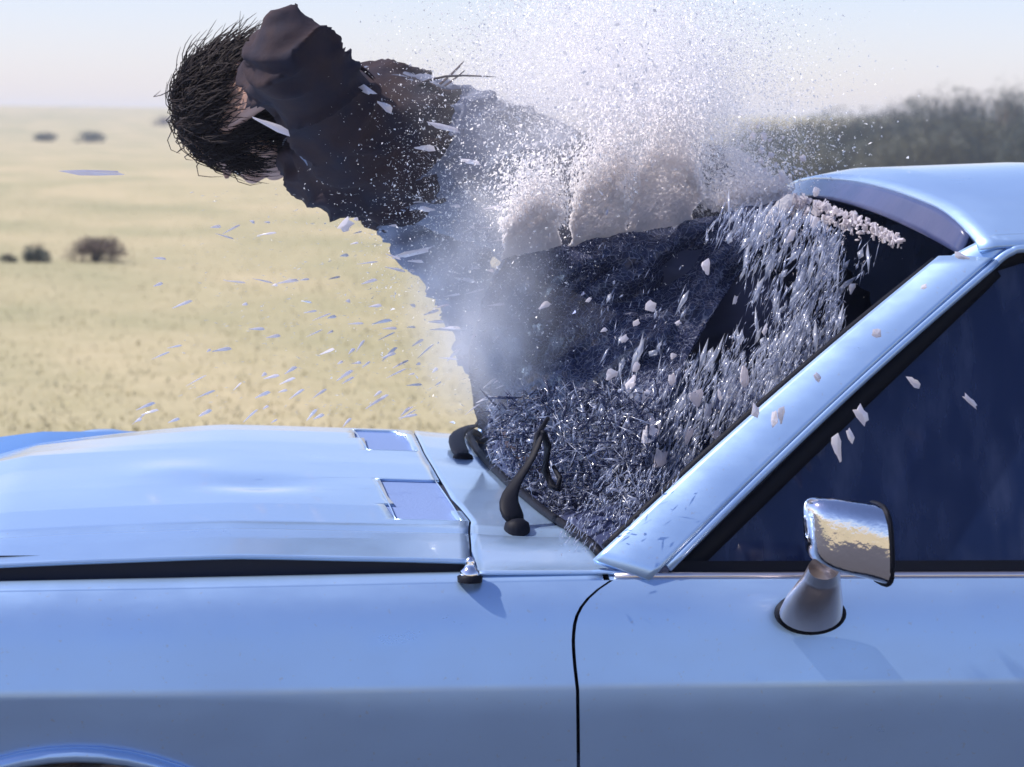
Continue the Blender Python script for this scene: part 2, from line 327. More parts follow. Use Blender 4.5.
def hlip(X): return ip(X, [-.9, -.21, .1, .403, .50], [.855, .9445, .944, .934, .928])        # lower lip of the hood along the fender
def zhood(X, Y):
    s = abs(Y-.82)/.75
    L = hlip(X)+.003
    cr = ip(s, [0, .35, .62, .80, .83, .9, 1.0], [.034, .033, .030, .0235, .019, .013, .0])-.0045*math.exp(-((s-.825)/.010)**2)
    drop = -.018*max(0, (.2-X)/.4)**1.6*(1-s*.4) if X < .2 else 0
    dent = -.006*math.exp(-((X-.14)/.07)**2-((Y-.55)/.07)**2)+.004*math.exp(-((X-.02)/.06)**2-((Y-.7)/.1)**2)
    dent += .0005*noise.noise(Vector((X*7, Y*5, 0)))
    if Y > 1.0 and X < .12: drop -= .028*min(1, (Y-1.0)/.4)*((.12-X)/.4)**1.3
    return L+cr*1.0+drop+dent
def seamX(Y): return ip(Y, [.06, .2, .26, .45, .69, 1.0, 1.33, 1.58], [.40, .412, .42, .412, .417, .425, .44, .46])
VENTS = [(.258, .632), (1.008, 1.382)]
def vent_x(Y, v):     # slanted as in the photo
    return .314+.018, .408
for far in (False, True):
    Fp = side_panel(lambda z: -.93+.04*(z > .8), lambda z: doorf(z)-.0035, WX, 90, far).build('front_fender', PAINT); part(Fp); autoshade(Fp, 25)
    # wheel arch lip
    lip = MB(); pts = []
    for k in range(33):
        a = math.pi*(k/32); X = WX-math.cos(a)*(WR-.004); z = WZ+math.sin(a)*(WR-.004)
        y = side(X, .5*(z-.28)/(ZC-.28))[1] if z > .28 else .1; pts.append((X, (W2-y+.004) if far else y-.004, z))
    lip.tube(pts, .013, 12, flat=.8); part(lip, 'arch_lip', PAINT)
    ws = MB().grid(mir(lambda u, v: Vector((WX-math.cos(math.pi*u)*(WR+.004), side(-.1, .4)[1]+.015+v*.3, WZ+math.sin(math.pi*u)*(WR+.004))), far), 24, 2); part(ws, 'wheel_housing', DARK)
    # shoulder running to the groove, groove floor, blended cowl side
    def sh(u, v):
        X = lerp(-.93, .57, u); z, y = side(X, 1); yb = .070+plan(X)*.6
        return Vector((X, lerp(y, yb, v)+.0, z+.010*math.sin(v*math.pi*.5)))
    s = MB().grid(mir(sh, far), 70, 5)
    part(s, 'fender_top', PAINT, solid=.002)
    def gr(u, v):
        X = lerp(-.93, .50, u); z = zbelt(X)+.010
        if v < .5: return Vector((X, .0702+plan(X)*.6, z-.05*v*2))
        return Vector((X, lerp(.0702, .13, v*2-1), z-.05))
    part(MB().grid(mir(gr, far), 60, 4), 'gutter', DARK)
    # recessed face under the hood lip (near one coloured dark for the shade in the gap)
    part(MB().grid(mir(lambda u, v: Vector((lerp(-.9, .40, u), .098, lerp(.84, hlip(lerp(-.9, .40, u))-.001, v))), far), 60, 1), 'hood_side', PAINT if far else DARK)
def hood(u, v):
    Y = lerp(.072, 1.568, v); X = lerp(-.93+.10*abs(Y-.82)**2, seamX(Y)-.0015, u)
    return Vector((X, Y, zhood(X, Y)))
nu, nv = 90, 280
def crumple(u, v):
    X = lerp(-.90, .06, u); b_ = ip(X, [-.9, -.5, -.30, -.16, -.08, .0, .06], [.0, .012, .018, .030, .036, .022, .0])
    b_ += .006*noise.noise(Vector((X*22, 1, 0)))*(1 if -.6 < X < 0 else 0)
    zlo = zhood(X, 1.55)-.004; zhi = zbelt(X)+.006+b_
    if v < .6: t = v/.6; return Vector((X, 1.555+.012*t+.006*noise.noise(Vector((X*14, t*2, 3))), lerp(zlo, zhi, t)))
    t = (v-.6)/.4; return Vector((X, 1.567+.06*t, lerp(zhi, zbelt(X)-.0, t)))
part(MB().grid(crumple, 80, 8), 'crumpled_wing_edge', PAINT, solid=.002)
hb = MB().grid(hood, nu, nv)
# cut the vents out of the hood, leave rims
keep = []
def invent(p, g=0):
    for a, b in VENTS:
        if a-g < p.y < b+g:
            t = (p.y-a)/(b-a); xl = .318 if a < .8 else .335; xr = (.408 if a < .8 else .415)
            if xl-g < p.x < xr+g: return True
    return False
for f in hb.f:
    c = sum((hb.v[i] for i in f), Vector())/4
    if not invent(c): keep.append(f)
hb.f = keep
H = part(hb, 'hood', PAINT, solid=.006); autoshade(H, 30)
for a, b in VENTS:
    xl = .318 if a < .8 else .335; xr = .408 if a < .8 else .415
    v = MB().grid(lambda u, w_: Vector((lerp(xl-.004, xr+.004, u), lerp(a-.006, b+.006, w_), zhood(lerp(xl, xr, u), lerp(a, b, w_))-.0045)), 4, 8)
    vo = part(v, 'hood_vent', VENT)
    fr = MB()
    for (x0, y0, x1, y1) in ((xl, a, xr, a), (xl, b, xr, b), (xl, a, xl, b), (xr, a, xr, b)):
        fr.tube([(lerp(x0, x1, k/8), lerp(y0, y1, k/8), zhood(lerp(x0, x1, k/8), lerp(y0, y1, k/8))-.0006) for k in range(9)], .0011, 6)
    f_ = fr.build('vent_rim', PAINT); f_.parent = vo
# cowl between hood and glass
WB = [(.10, .580), (.25, .545), (.35, .532), (.6, .519), (.82, .516), (1.04, .519), (1.29, .532), (1.39, .545), (1.54, .58)]
def wbx(Y): return ip(Y, [a for a, b in WB], [b for a, b in WB])
def cowl(u, v):
    Y = lerp(.05, 1.59, v); x0 = seamX(Y)+.0015; x1 = wbx(min(max(Y, .1), 1.54))+.03*(Y < .1)
    X = lerp(x0, x1, u); e = min(1, max(0, (min(Y, W2-Y)-.05)/.09)); e = e*e*(3-2*e)
    zz = zhood(seamX(Y)-.01, min(max(Y, .08), 1.56))
    z = lerp(zbelt(.5)+.010, zz-.002*math.sin(u*math.pi)-.006*u, e)
    return Vector((X, Y, z+.0))
part(MB().grid(cowl, 12, 90), 'cowl', PAINT, solid=.003)
part(MB().grid(lambda u, v: Vector((seamX(.08+1.48*v)-.004+.008*u, .08+1.48*v, zhood(seamX(.08+1.48*v), .08+1.48*v)-.007)), 1, 30), 'cowl_seam', DARK)
# cowl grille strip of louvres near the glass
# windscreen frame: pillars, header
def WT(Y):       # header curve of the windscreen opening: X, Z
    s = (Y-.82)/.58; return 1.03+.046*s*s+.006*abs(s)**5, 1.396-.052*s*s-.006*abs(s)**5
def top(Y): x, z = WT(Y); return Vector((x, Y, z))
# near side: unprojected outline of the pillar face
Bi, Bo = at(610, 549, .078), at(664, 567, .052); Ti, To = at(940, 262, .214), at(992, 262, .19)
for far in (False, True):
    mm = (lambda p: Vector((p.x, W2-p.y, p.z))) if far else (lambda p: p)
    vs = []; n = 30
    def pil(u, v, far=far):
        u = u*1.045-.045
        a = Bi.lerp(Ti, u); b = Bo.lerp(To, u)
        bow = .008*math.sin(u*math.pi); p = a.lerp(b, v)
        nrm = Vector((-.35, -.85, .38)).normalized()
        p = p+nrm*(.0035*math.sin(v*math.pi)+.0)+Vector((0, 0, bow))
        return mm(p)
    part(MB().grid(pil, n, 10), 'windscreen_pillar', PAINT, solid=.012)
    g_ = MB().tube([mm(Bo.lerp(To, k/24)+Vector((.004, -.006, .010*math.sin(k/24*math.pi)))) for k in range(25)], .0065, 8); part(g_, 'drip_rail', CHRD if False else PAINT)
    g_ = MB().tube([mm(Bi.lerp(Ti, k/24)+Vector((-.006, .004, .010*math.sin(k/24*math.pi)))) for k in range(25)], .0075, 8); part(g_, 'windscreen_seal', RUB)
rb = MB().tube([(wbx(Y)-.002, Y, cowl(1, (Y-.05)/1.54).z+.004) for Y in np.linspace(.1, 1.54, 50)], .0065, 8); part(rb, 'windscreen_seal', RUB)
# header band: from opening edge to roof edge
def roofz(X, Y):
    s = (Y-.82)/.63; l = ip(X, [1.0, 1.126, 1.36, 1.8, 2.2, 2.5], [1.412, 1.439, 1.450, 1.448, 1.415, 1.37])
    return l-.062*abs(s)**2.3-.028*max(0, abs(s)-.75)**2/.0625
def roofedge(Y):
    s = (Y-.82)/.62; return 1.056+.040*s*s+.006*s**6
def header(u, v):
    Y = lerp(.225, 1.415, v); a = top(Y)+Vector((0, 0, -.004)); X = roofedge(Y); b = Vector((X, Y, roofz(X, Y)-.004)); return a.lerp(b, u)
part(MB().grid(header, 5, 50), 'header_trim', TINTB, solid=.006)
def roof(u, v):
    Y = lerp(.185, 1.455, v); X = lerp(roofedge(min(max(Y, .2), 1.44)), 2.45, u); return Vector((X, Y, roofz(X, Y)))
rf = part(MB().grid(roof, 60, 60), 'roof', PAINT, solid=.008)
for far in (False, True):
    mm = (lambda p: Vector((p[0], W2-p[1], p[2]))) if far else (lambda p: Vector(p))
    # side rail above the door glass, curved corner at the front
    def rail_lo(t):   # lower edge of rail (top of window opening)
        return at(*[(1000, 262), (1010, 254), (1024, 249)][0], .19) if False else None
    P0 = To; rail = [(P0.x, P0.y, P0.z), (P0.x+.022, P0.y+.002, P0.z+.015), (P0.x+.06, P0.y+.002, P0.z+.022), (1.4, .195, 1.36), (1.8, .195, 1.36), (2.05, .19, 1.34)]
    # smooth the rail
    def railp(t):
        k = min(int(t*(len(rail)-1)), len(rail)-2); s = t*(len(rail)-1)-k
        P = [Vector(rail[max(k-1, 0)]), Vector(rail[k]), Vector(rail[k+1]), Vector(rail[min(k+2, len(rail)-1)])]
        return .5*((2*P[1])+(P[2]-P[0])*s+(2*P[0]-5*P[1]+4*P[2]-P[3])*s*s+(3*P[1]-P[0]-3*P[2]+P[3])*s**3)
    def railf(u, v):
        a = railp(u); Xu = max(1.10, a.x-.01); b = Vector((Xu, .205, roofz(Xu, .205)+.002))
        if u < .15: b = Ti.lerp(b, u/.15)
        p = a.lerp(b, v); return mm(p+Vector((0, -.006*math.sin(v*math.pi), 0)))
    part(MB().grid(railf, 50, 8), 'roof_rail', PAINT, solid=.008)
    part(MB().tube([mm(railp(k/40)+Vector((.003, -.004, -.001))) for k in range(41)], .0065, 8), 'drip_rail', PAINT)
    # door
    dp = side_panel(lambda z: doorf(z)+.001, lambda z: doorr(z), None, 50, far); D = part(dp, 'door', PAINT, solid=0); autoshade(D, 25)
    zb = lambda X: zbelt(X)
    def shelf(u, v):
        X = lerp(.578, 1.80, u); z, y = side(X, 1); return mm((X, lerp(y, y+.022, v), z+.006*v))
    s_ = MB().grid(shelf, 40, 3).build('door_top', PAINT); s_.parent = D
    m_ = MB().tube([mm((X, side(X, 1)[1]+.006, zb(X)+.004)) for X in np.linspace(.585, 1.79, 40)], .0048, 8).build('belt_moulding', CHRD); m_.parent = D
    m_ = MB().grid(lambda u, v: mm((lerp(.66, 1.79, u), side(1, 1)[1]+.024+.004*v, zb(lerp(.66, 1.79, u))+.004+.016*v)), 30, 2).build('window_seal', RUB); m_.parent = D
    # handle
    hd = MB().tube([mm((X, side(1.6, .7)[1]-.012-.01*math.sin((X-1.56)/.13*math.pi), .845)) for X in np.linspace(1.56, 1.69, 10)], .009, 8).build('handle', CHR); hd.parent = D
    # door glass and its frame
    gy = lambda z: ip(z, [.92, 1.35], [.088, .215])
    gv = [(.665, .918), (.74, .99), (.86, 1.10), (.99, 1.205), (1.09, 1.30), (1.13, 1.335), (1.18, 1.348), (1.45, 1.352), (1.72, 1.35), (1.80, .915)]
    gl = mesh('side_glass', [mm((x, gy(z)+.006, z)) for x, z in gv], [tuple(range(len(gv)))], GLASS, D, smooth=False, solid=.004)
    def inset(pt, s): return (pt[0]+s*.8, pt[1]-s*.75)
    fr = MB()
    A = [(.672, .925), (.86, 1.092), (1.09, 1.293), (1.13, 1.33), (1.18, 1.345), (1.45, 1.352), (1.74, 1.35)]
    def framef(u, v):
        t = u*(len(A)-1); k_ = min(int(t), len(A)-2); s = t-k_; x = lerp(A[k_][0], A[k_+1][0], s); z = lerp(A[k_][1], A[k_+1][1], s)
        off = .024 if x < 1.13 else .020
        if x < 1.12: dx, dz = off*.65*v, -off*.76*v
        else: dx, dz = 0, -off*v
        return mm((x+dx, gy(z)-.004+.002*v, z+dz))
    f_ = MB().grid(framef, 60, 2).build('window_frame', RUB); f_.parent = D; f_.modifiers.new('s', 'SOLIDIFY').thickness = .006
    # rear quarter, rear pillar
    q = side_panel(lambda z: doorr(z)+.007, lambda z: 3.5, 2.45, 70, far); part(q, 'rear_quarter', PAINT)
    lip = MB(); pts = []
    for k in range(25):
        a = math.pi*(k/24); X = 2.45-math.cos(a)*(WR-.004); z = WZ+math.sin(a)*(WR-.004); pts.append(mm((X, side(X, .5*(max(z, .28)-.28)/(ZC-.28))[1]-.004, z)))
    part(lip.tube(pts, .009, 8), 'arch_lip', PAINT)
    part(MB().grid(lambda u, v: mm((lerp(1.80, lerp(2.1, 2.25, 1-v), u) if v > .99 else lerp(lerp(1.80, 1.76, v), lerp(2.95, 2.35, v), u), lerp(.075, .2, v), lerp(.905, 1.352, v**.9))), 12, 12), 'rear_pillar', PAINT, solid=.01)
# rear deck, rear glass, closing panels
part(MB().grid(lambda u, v: Vector((lerp(2.93, 3.5-.1*abs(v-.5)*2, u), lerp(.06, 1.58, v), .905-.03*u+.02*math.sin(v*math.pi))), 10, 20), 'boot_lid', PAINT, solid=.01)
part(MB().grid(lambda u, v: Vector((lerp(2.40, 2.95, u), lerp(lerp(.2, .09, u), lerp(1.44, 1.55, u), v), lerp(1.35, .905, u)+.03*math.sin(v*math.pi))), 12, 16), 'rear_glass', GLASS, solid=.004)
part(MB().grid(lambda u, v: Vector((3.5+.015*math.sin(u*3.1), lerp(.17, 1.47, v), lerp(.32, .88, u))), 8, 12), 'rear_panel', PAINT, solid=.01)
part(MB().grid(lambda u, v: Vector((-.93-.02*math.sin(u*3.1)-.03*math.sin(v*3.14), lerp(.10, 1.54, v), lerp(.34, .85, u))), 8, 12), 'nose_panel', PAINT, solid=.01)
for X, s in ((-1.0, -1), (3.56, 1)):
    part(MB().tube([(X-s*.12*abs(t)**4, .82+t*.80, .47) for t in np.linspace(-1, 1, 21)], .055, 10, flat=1.1), 'bumper', CHR)
for Y in (.28, 1.36):
    b = MB().lathe((-.955, Y, .66), (-1, 0, 0), [(0, .1), (.02, .1), (.03, .08), (.045, .04), (.05, 0)]); part(b, 'headlight', LAMP)
    part(MB().box((3.515, Y, .68), (.03, .34, .12)), 'tail_light', RED, bevel=.01)
gro = part(MB().box((-.965, .82, .66), (.02, .72, .17)), 'grille', DARK, bevel=.004)
gb = MB()
for k in range(9): gb.box((-.978, .82, .585+k*.019), (.008, .72, .005))
b_ = gb.build('grille_bar', CHR); part(b_, parent=car)
for X in (WX, 2.45):
    for far in (False, True):
        c = (X, 1.55 if far else .09, .32); ax = (0, 1 if far else -1, 0)
        o = empty('wheel', c); o.parent = car; o.matrix_parent_inverse = Matrix.Translation(-CP)
        b = MB().lathe((0, 0, 0), ax, [(-.12, .2), (-.12, .28), (-.09, .315), (.03, .32), (.06, .29), (.062, .2)]).build('tyre', TYRE); b.parent = o
        b = MB().lathe((0, 0, 0), ax, [(-.1, .2), (.045, .205), (.052, .19), (.02, .16), (.025, .08), (.05, .07), (.06, 0)]).build('rim', CHRD); b.parent = o
# floor, firewall, interior
part(MB().box((1.2, .82, .31), (4.2, 1.36, .03)), 'floor_pan', DARK)
part(MB().box((.36, .82, .60), (.02, 1.40, .56)), 'firewall', DARK)
def dash(u, v):
    Y = lerp(.12, 1.52, v); X = lerp(wbx(Y)+.012, wbx(Y)+.30, u); return Vector((X, Y, .925-.015*u+.02*math.sin(u*math.pi)+.03*math.exp(-((Y-.42)/.18)**2)*math.sin(u*math.pi)))
part(MB().grid(dash, 8, 30), 'dashboard', PLAST, solid=.12)
for Y in (.47, 1.17):
    s = empty('seat', (0, 0, 0)); s.parent = car; s.matrix_parent_inverse = Matrix.Translation(-CP)
    for nm, c, d, r_ in (('seat_cushion', (1.5, Y, .55), (.50, .48, .16), (0, -.12, 0)), ('backrest', (1.80, Y, .83), (.13, .46, .56), (0, .25, 0)), ('headrest', (1.90, Y, 1.17), (.09, .24, .15), (0, .2, 0))):
        o = MB().box(c, d, r_).build(nm, VINYL, s, bevel=.04); o.modifiers['b'].segments = 4
part(MB().box((2.45, .82, .75), (.5, 1.2, .5), (0, .2, 0)), 'rear_seat', VINYL, bevel=.05)
sw = MB(); c0 = Vector((1.02, .47, .99)); ax = Vector((-.85, 0, .5)).normalized(); a_ = Vector((0, 1, 0)); b_ = ax.cross(a_)
sw.tube([c0+(a_*math.cos(t)+b_*math.sin(t))*.19 for t in np.linspace(0, 2*math.pi, 41)], .011, 8)
sw.tube([c0-a_*.19, c0, c0+a_*.19], .012, 6); sw.tube([c0, c0+ax*(.25)+Vector((0, 0, -.0))], .03, 8)
part(sw, 'steering_wheel', PLAST)
for far in (False, True):
    mm = (lambda p: Vector((p[0], W2-p[1], p[2]))) if far else (lambda p: Vector(p))
    part(MB().grid(lambda u, v: mm((lerp(.62, 1.78, u), .125, lerp(.35, .90, v))), 4, 4), 'door_trim', VINYL, solid=.01)
part(MB().grid(lambda u, v: Vector((lerp(1.12, 2.4, u), lerp(.24, 1.40, v), roofz(lerp(1.12, 2.4, u), lerp(.24, 1.40, v))-.03)), 10, 10), 'headliner', PLAST)

# chrome door mirror (thing part of car)
mo = empty('door_mirror'); mo.parent = car; mo.matrix_parent_inverse = Matrix.Translation(-CP)
my = -.115
def P(px, py, y=my): return at(px, py, y)
# housing: loft of rounded rectangular rings from nose (left) to face (right)
rings = [(805, 519, 535, .004), (806, 504, 549, .018), (811, 498, 560, .028), (822, 497, 568, .034), (840, 498, 573, .039), (858, 500, 577, .042), (872, 502, 581, .043), (876, 504, 583, .042)]
vs = []; n = 28
for px, t_, b_, hw in rings:
    T = P(px, t_); Bm = P(px+ (4 if px > 850 else 2), b_); c = (T+Bm)/2; hh = (T-Bm).length/2
    for k in range(n):
        a = 2*math.pi*k/n; ca, sa = math.cos(a), math.sin(a); e = .62
        q = Vector((math.copysign(abs(ca)**e, ca)*hw, 0, math.copysign(abs(sa)**e, sa)*hh))
        vs.append(c+Vector((q.x*-.12, q.x, q.z))+Vector(((Bm-T).x*-.5*math.copysign(abs(sa)**e, sa), 0, 0)))
fs = [(i*n+k, i*n+(k+1) % n, (i+1)*n+(k+1) % n, (i+1)*n+k) for i in range(len(rings)-1) for k in range(n)]+[tuple(range(n))]
o = mesh('mirror_housing', vs, fs, CHR, mo); o.modifiers.new('u', 'SUBSURF').render_levels = 2; o.modifiers['u'].levels = 2
last = vs[-n:]; cc = sum(last, Vector())/n
rim = MB().tube([v+Vector((.002, 0, 0)) for v in last+[last[0]]], .0034, 6).build('mirror_rim', RUB, mo)
mesh('mirror_glass', [cc+(v-cc)*.95+Vector((.001, 0, 0)) for v in last], [tuple(range(n))], CHR, mo, smooth=False)
# stem and foot
st = [(824, 568, -.105, .020, .014), (822, 578, -.09, .024, .016), (818, 590, -.068, .031, .018), (814, 602, -.040, .038, .021), (811, 613, -.010, .0415, .023)]
vs = []
for px, py, y, hw, hd in st:
    c = at(px, py, y)
    for k in range(n):
        a = 2*math.pi*k/n; vs.append(c+Vector((math.cos(a)*hw, 0, math.sin(a)*hd))+Vector((0, math.sin(a)*.4*hd, 0)))
fs = [(i*n+k, i*n+(k+1) % n, (i+1)*n+(k+1) % n, (i+1)*n+k) for i in range(len(st)-1) for k in range(n)]+[tuple(range(n))]
mesh('mirror_stem', vs, fs, CHRD, mo)
c = at(811, 614, .0); fv = []
ft = MB()
for h_, k_ in ((.012, 1), (-.004, 1), (-.008, .93)): ft.v += [c+Vector((math.cos(2*math.pi*q/32)*.046*k_, h_, math.sin(2*math.pi*q/32)*.027*k_)) for q in range(32)]
ft.f = [(i_*32+q, i_*32+(q+1) % 32, (i_+1)*32+(q+1) % 32, (i_+1)*32+q) for i_ in range(2) for q in range(32)]+[tuple(range(64, 96))]
ft.build('mirror_foot', RUB, mo)

# fender knob (chrome washer / aerial base)
ab = empty('aerial_base', ); ab.parent = car; ab.matrix_parent_inverse = Matrix.Translation(-CP)
c = atZ(470, 573, .926)
c.z = zbelt(c.x)+.006
MB().lathe(c, (0, 0, 1), [(-.004, .016), (.003, .0165), (.006, .012)], 24).build('rubber_pad', RUB, ab)
MB().lathe(c, (0, 0, 1), [(.005, .0125), (.010, .013), (.014, .008), (.019, .0055), (.023, .0065), (.027, .0045), (.029, 0)], 24).build('chrome_cap', CHR, ab)

# wipers
def wiper(pts, rads, mb_extra, flat=.45):
    o = empty('windscreen_wiper'); o.parent = car; o.matrix_parent_inverse = Matrix.Translation(-CP)
    MB().tube(pts, rads, 10, flat=flat, up=(0, 0, 1)).build('wiper_arm', RUB, o, sub=1)
    p0 = Vector(pts[0])
    MB().lathe(p0-Vector((0, 0, .016)), (0, 0, 1), [(-.006, .017), (.010, .018), (.018, .016), (.023, .009), (.024, 0)], 20).build('wiper_pivot', RUB, o)
    mb_extra.build('wiper_blade', RUB, o)
zc = lambda px, py: .958
q1 = [atZ(463, 457, .966), atZ(458, 447, .972), atZ(455, 437, .976), atZ(463, 429, .98), atZ(478, 425, .985)]
q1 = [Vector(p) for p in q1]; e1 = MB()
e1.tube([q1[-1], q1[-1]+Vector((.05, .12, .03)), q1[-1]+Vector((.09, .34, .035))], [.006, .005, .004], 6)
wiper(q1, [.016, .015, .015, .011, .008], e1)
q2 = [at(517, 524, .22), at(509, 508, .235), at(508, 495, .25), at(520, 476, .27), at(533, 458, .285), at(543, 432, .30)]
e2 = MB(); e2.tube([q2[-1], at(548, 446, .33), at(545, 470, .35), at(552, 486, .33), at(558, 490, .32), at(560, 478, .33), at(553, 466, .34)], [.004, .006, .006, .006, .005, .004, .003], 6)
e2.tube([q2[-2], at(537, 436, .32), at(548, 418, .36)], [.004, .004, .003], 6)
wiper(q2, [.019, .018, .013, .008, .007, .005], e2)

# ------------------------------------------------------------------ shattered windscreen, all one laminated sheet torn loose = part of the car
RL, RRt = at(503, 259, .62), at(800, 199, .80)
def ridge(t): return RL.lerp(RRt, t)+Vector((0, .015*math.sin(t*9), .004*noise.noise(Vector((t*7, 0, 0)))))
BL, BR = at(482, 432, 1.02), at(640, 470, .36)
def lower(u, v):
    a = ridge(u); b = BL.lerp(BR, u)+Vector((0, 0, .01*math.sin(u*17)))
    p = a.lerp(b, v); n_ = noise.noise(Vector((u*5, v*5, 2)))*.05+noise.noise(Vector((u*16, v*14, 5)))*.018
    return p+Vector((-.04*math.sin(v*math.pi), -n_-.04*math.sin(v*math.pi), n_*.4*math.sin(v*math.pi)))
lb_ = MB().grid(lower, 60, 40)
part(lb_, 'windscreen_sheet', SHEET, smooth=False, solid=.005)
# torn flaps over the ridge, whitened to carry the glare (each torn piece a part)
def flap(t0, t1, hl, hr, seed, lean=-.02, mt=FROST, nx=26, nz_=20, ax=0):
    h0 = (hl+hr)/2
    def fn(u, v):
        t = lerp(t0, t1, u); base = ridge(t)
        h = lerp(hl, hr, u)*(1+.12*noise.noise(Vector((u*2, seed, 1))))*(1-.25*abs(2*u-1)**4)
        side_ = ax*v*.06+.012*noise.noise(Vector((v*6, seed, u*2)))
        n_ = noise.noise(Vector((u*3, v*3, seed)))*.012+noise.noise(Vector((u*13, v*12, seed)))*.0015
        return base+Vector((side_, -n_*v-lean*v, h*v))
    # crazed sheet: a mosaic of small crumbs that hold together at the ridge and fly apart towards the top
    b = MB(); rr = random.Random(seed); nu_, nv_ = int(230*(t1-t0)/.2), 85
    for iu in range(nu_):
        for iv in range(nv_):
            u = (iu+rr.random())/nu_; v = ((iv+rr.random())/nv_)**1.1*1.25
            edge_ = max(0, 4*(abs(u-.5)-.36))
            if rr.random() < max(0, (v-.35)*1.2)+edge_*v: continue
            p = fn(u, v); k = .0008+.05*max(0, v-.15)**1.7; p = p+Vector((rr.gauss(0, k), rr.gauss(0, k*.8), rr.gauss(0, k*.6)))
            a = fn(u+.01, v)-fn(u, v); a.normalize(); c_ = Vector((0, -lean, h0)).normalized(); z = .0016*(.6+.9*rr.random())*(1 if v < .5 else .8)
            w1 = Vector((rr.gauss(0, 1), rr.gauss(0, 1), rr.gauss(0, 1)))*z*(.12+min(1, v)*.9)
            n = len(b.v); b.v += [p-a*z-c_*z, p+a*z*(.6+.6*rr.random())-c_*z+w1, p+a*z+c_*z*(.6+.6*rr.random()), p-a*z+c_*z-w1]; b.f.append((n, n+1, n+2, n+3))
    o = part(b, 'torn_glare_flap', mt, smooth=False); o['kind'] = 'stuff'; return o
flap(.00, .18, .16, .15, 11, lean=.12, ax=-.1)
flap(.215, .40, .21, .25, 12, lean=.15)
flap(.392, .62, .25, .21, 13, lean=.15, ax=.05)
flap(.76, .97, .035, .05, 14, ax=-.4)
# crumpled roll of crazed glass by the far roof corner
def roll(pts, rad, seed, name):
    b = MB(); m = 26; n = 16; pts = [Vector(p) for p in pts]
    for i in range(m+1):
        t = i/m*(len(pts)-1); k = min(int(t), len(pts)-2); p = pts[k].lerp(pts[k+1], t-k); r = rad*(.35+.65*math.sin((i/m)*math.pi)**.6)
        for j in range(n):
            a = 2*math.pi*j/n; d = Vector((math.cos(a), math.sin(a)*.8, math.sin(a+.6)))*r*(1+.45*noise.noise(Vector((i*.35, j*.7, seed)))); b.v.append(p+d)
    b.f = [(i*n+j, i*n+(j+1) % n, (i+1)*n+(j+1) % n, (i+1)*n+j) for i in range(m) for j in range(n)]
    return part(b, name, FROST, smooth=False)
roll([at(728, 150, .95), at(745, 168, .92), at(765, 188, .9), at(790, 205, .88)], .016, 3, 'crumpled_glass_roll')
roll([at(692, 170, .95), at(700, 195, .93), at(735, 212, .92)], .012, 4, 'crumpled_glass_roll')
roll([at(790, 198, .72), at(775, 215, .68), at(760, 240, .62)], .014, 5, 'crumpled_glass_roll')
# white crust of glass left under the header
cr_ = MB()
for k in range(620):
    t = min(1, rs.rand()**1.3); px = lerp(785, 900, t)+rs.normal()*3; py = lerp(192, 238, t**1.35)+abs(rs.normal())*(16*(1-t)**1.5+4.5)
    Y = lerp(.78, .38, t); p = at(px, py, Y); s = .0016*(1+rs.rand()**2*3.4)
    M = Euler((rs.rand()*6, rs.rand()*6, rs.rand()*6)).to_matrix()
    cr_.box(p, (s*1.6, s, s*.4), tuple(rs.rand(3)*6))
part(cr_, 'glass_crust', SHARD, smooth=False)['kind'] = 'stuff'

# ------------------------------------------------------------------ flying glass
def sliver_arrays(C_, L, Wd, D, T):
    """pointed prisms: centre, length, width, direction, thickness -> verts, tris"""
    N = len(C_); D = D/np.linalg.norm(D, axis=1)[:, None]; A = np.cross(D, rs.normal(size=(N, 3))); A /= np.linalg.norm(A, axis=1)[:, None]; B = np.cross(D, A)
    V = np.zeros((N, 6, 3)); L = L[:, None]; Wd = Wd[:, None]; T = T[:, None]
    V[:, 0] = C_-D*L*.5; V[:, 1] = C_+D*L*.5; V[:, 2] = C_+A*Wd*.5+D*L*(rs.rand(N, 1)-.5)*.5; V[:, 3] = C_-A*Wd*.5+D*L*(rs.rand(N, 1)-.5)*.5; V[:, 4] = C_+B*T*.5; V[:, 5] = C_-B*T*.5
    f = np.array([(0, 2, 4), (0, 4, 3), (0, 3, 5), (0, 5, 2), (1, 4, 2), (1, 3, 4), (1, 5, 3), (1, 2, 5)])
    return V.reshape(-1, 3), (f[None]+np.arange(N)[:, None, None]*6).reshape(-1, 3)
ex = Vector(cr0); 
def pxv(V): return np.array([tuple(v) for v in V])
# shower of slivers hanging in the windscreen opening
def shower(name, N, region, mt, label, Lr, Wr, ang, Yr, dens=None, spread=.25):
    pts = []; 
    while len(pts) < N:
        a, b = rs.rand(), rs.rand()
        x, y = region(a, b)
        if dens is None or rs.rand() < dens(x, y): pts.append(at(x, y, Yr(x, y)+rs.normal()*.05))
    C_ = pxv(pts); an = R(ang)+rs.normal(size=N)*spread
    D = np.c_[np.cos(an), rs.normal(size=N)*.3, np.sin(an)]
    L = Lr[0]+(Lr[1]-Lr[0])*rs.rand(N)**2; Wd = Wr[0]+(Wr[1]-Wr[0])*rs.rand(N)**2
    V, Fc = sliver_arrays(C_, L, Wd, D, Wd*.4); o = bulk(name, V, Fc, mt); tag(o, label, 'glass', kind='stuff'); return o
def edge(x):   # the windscreen edge of the near pillar in the picture
    return 549+(262-549)*(x-610)/(938-610)
def regA(a, b):
    x = 600+a*300; lo = 210+0*(x-600); hi = edge(x)-12; return x, lo+(hi-lo)*b
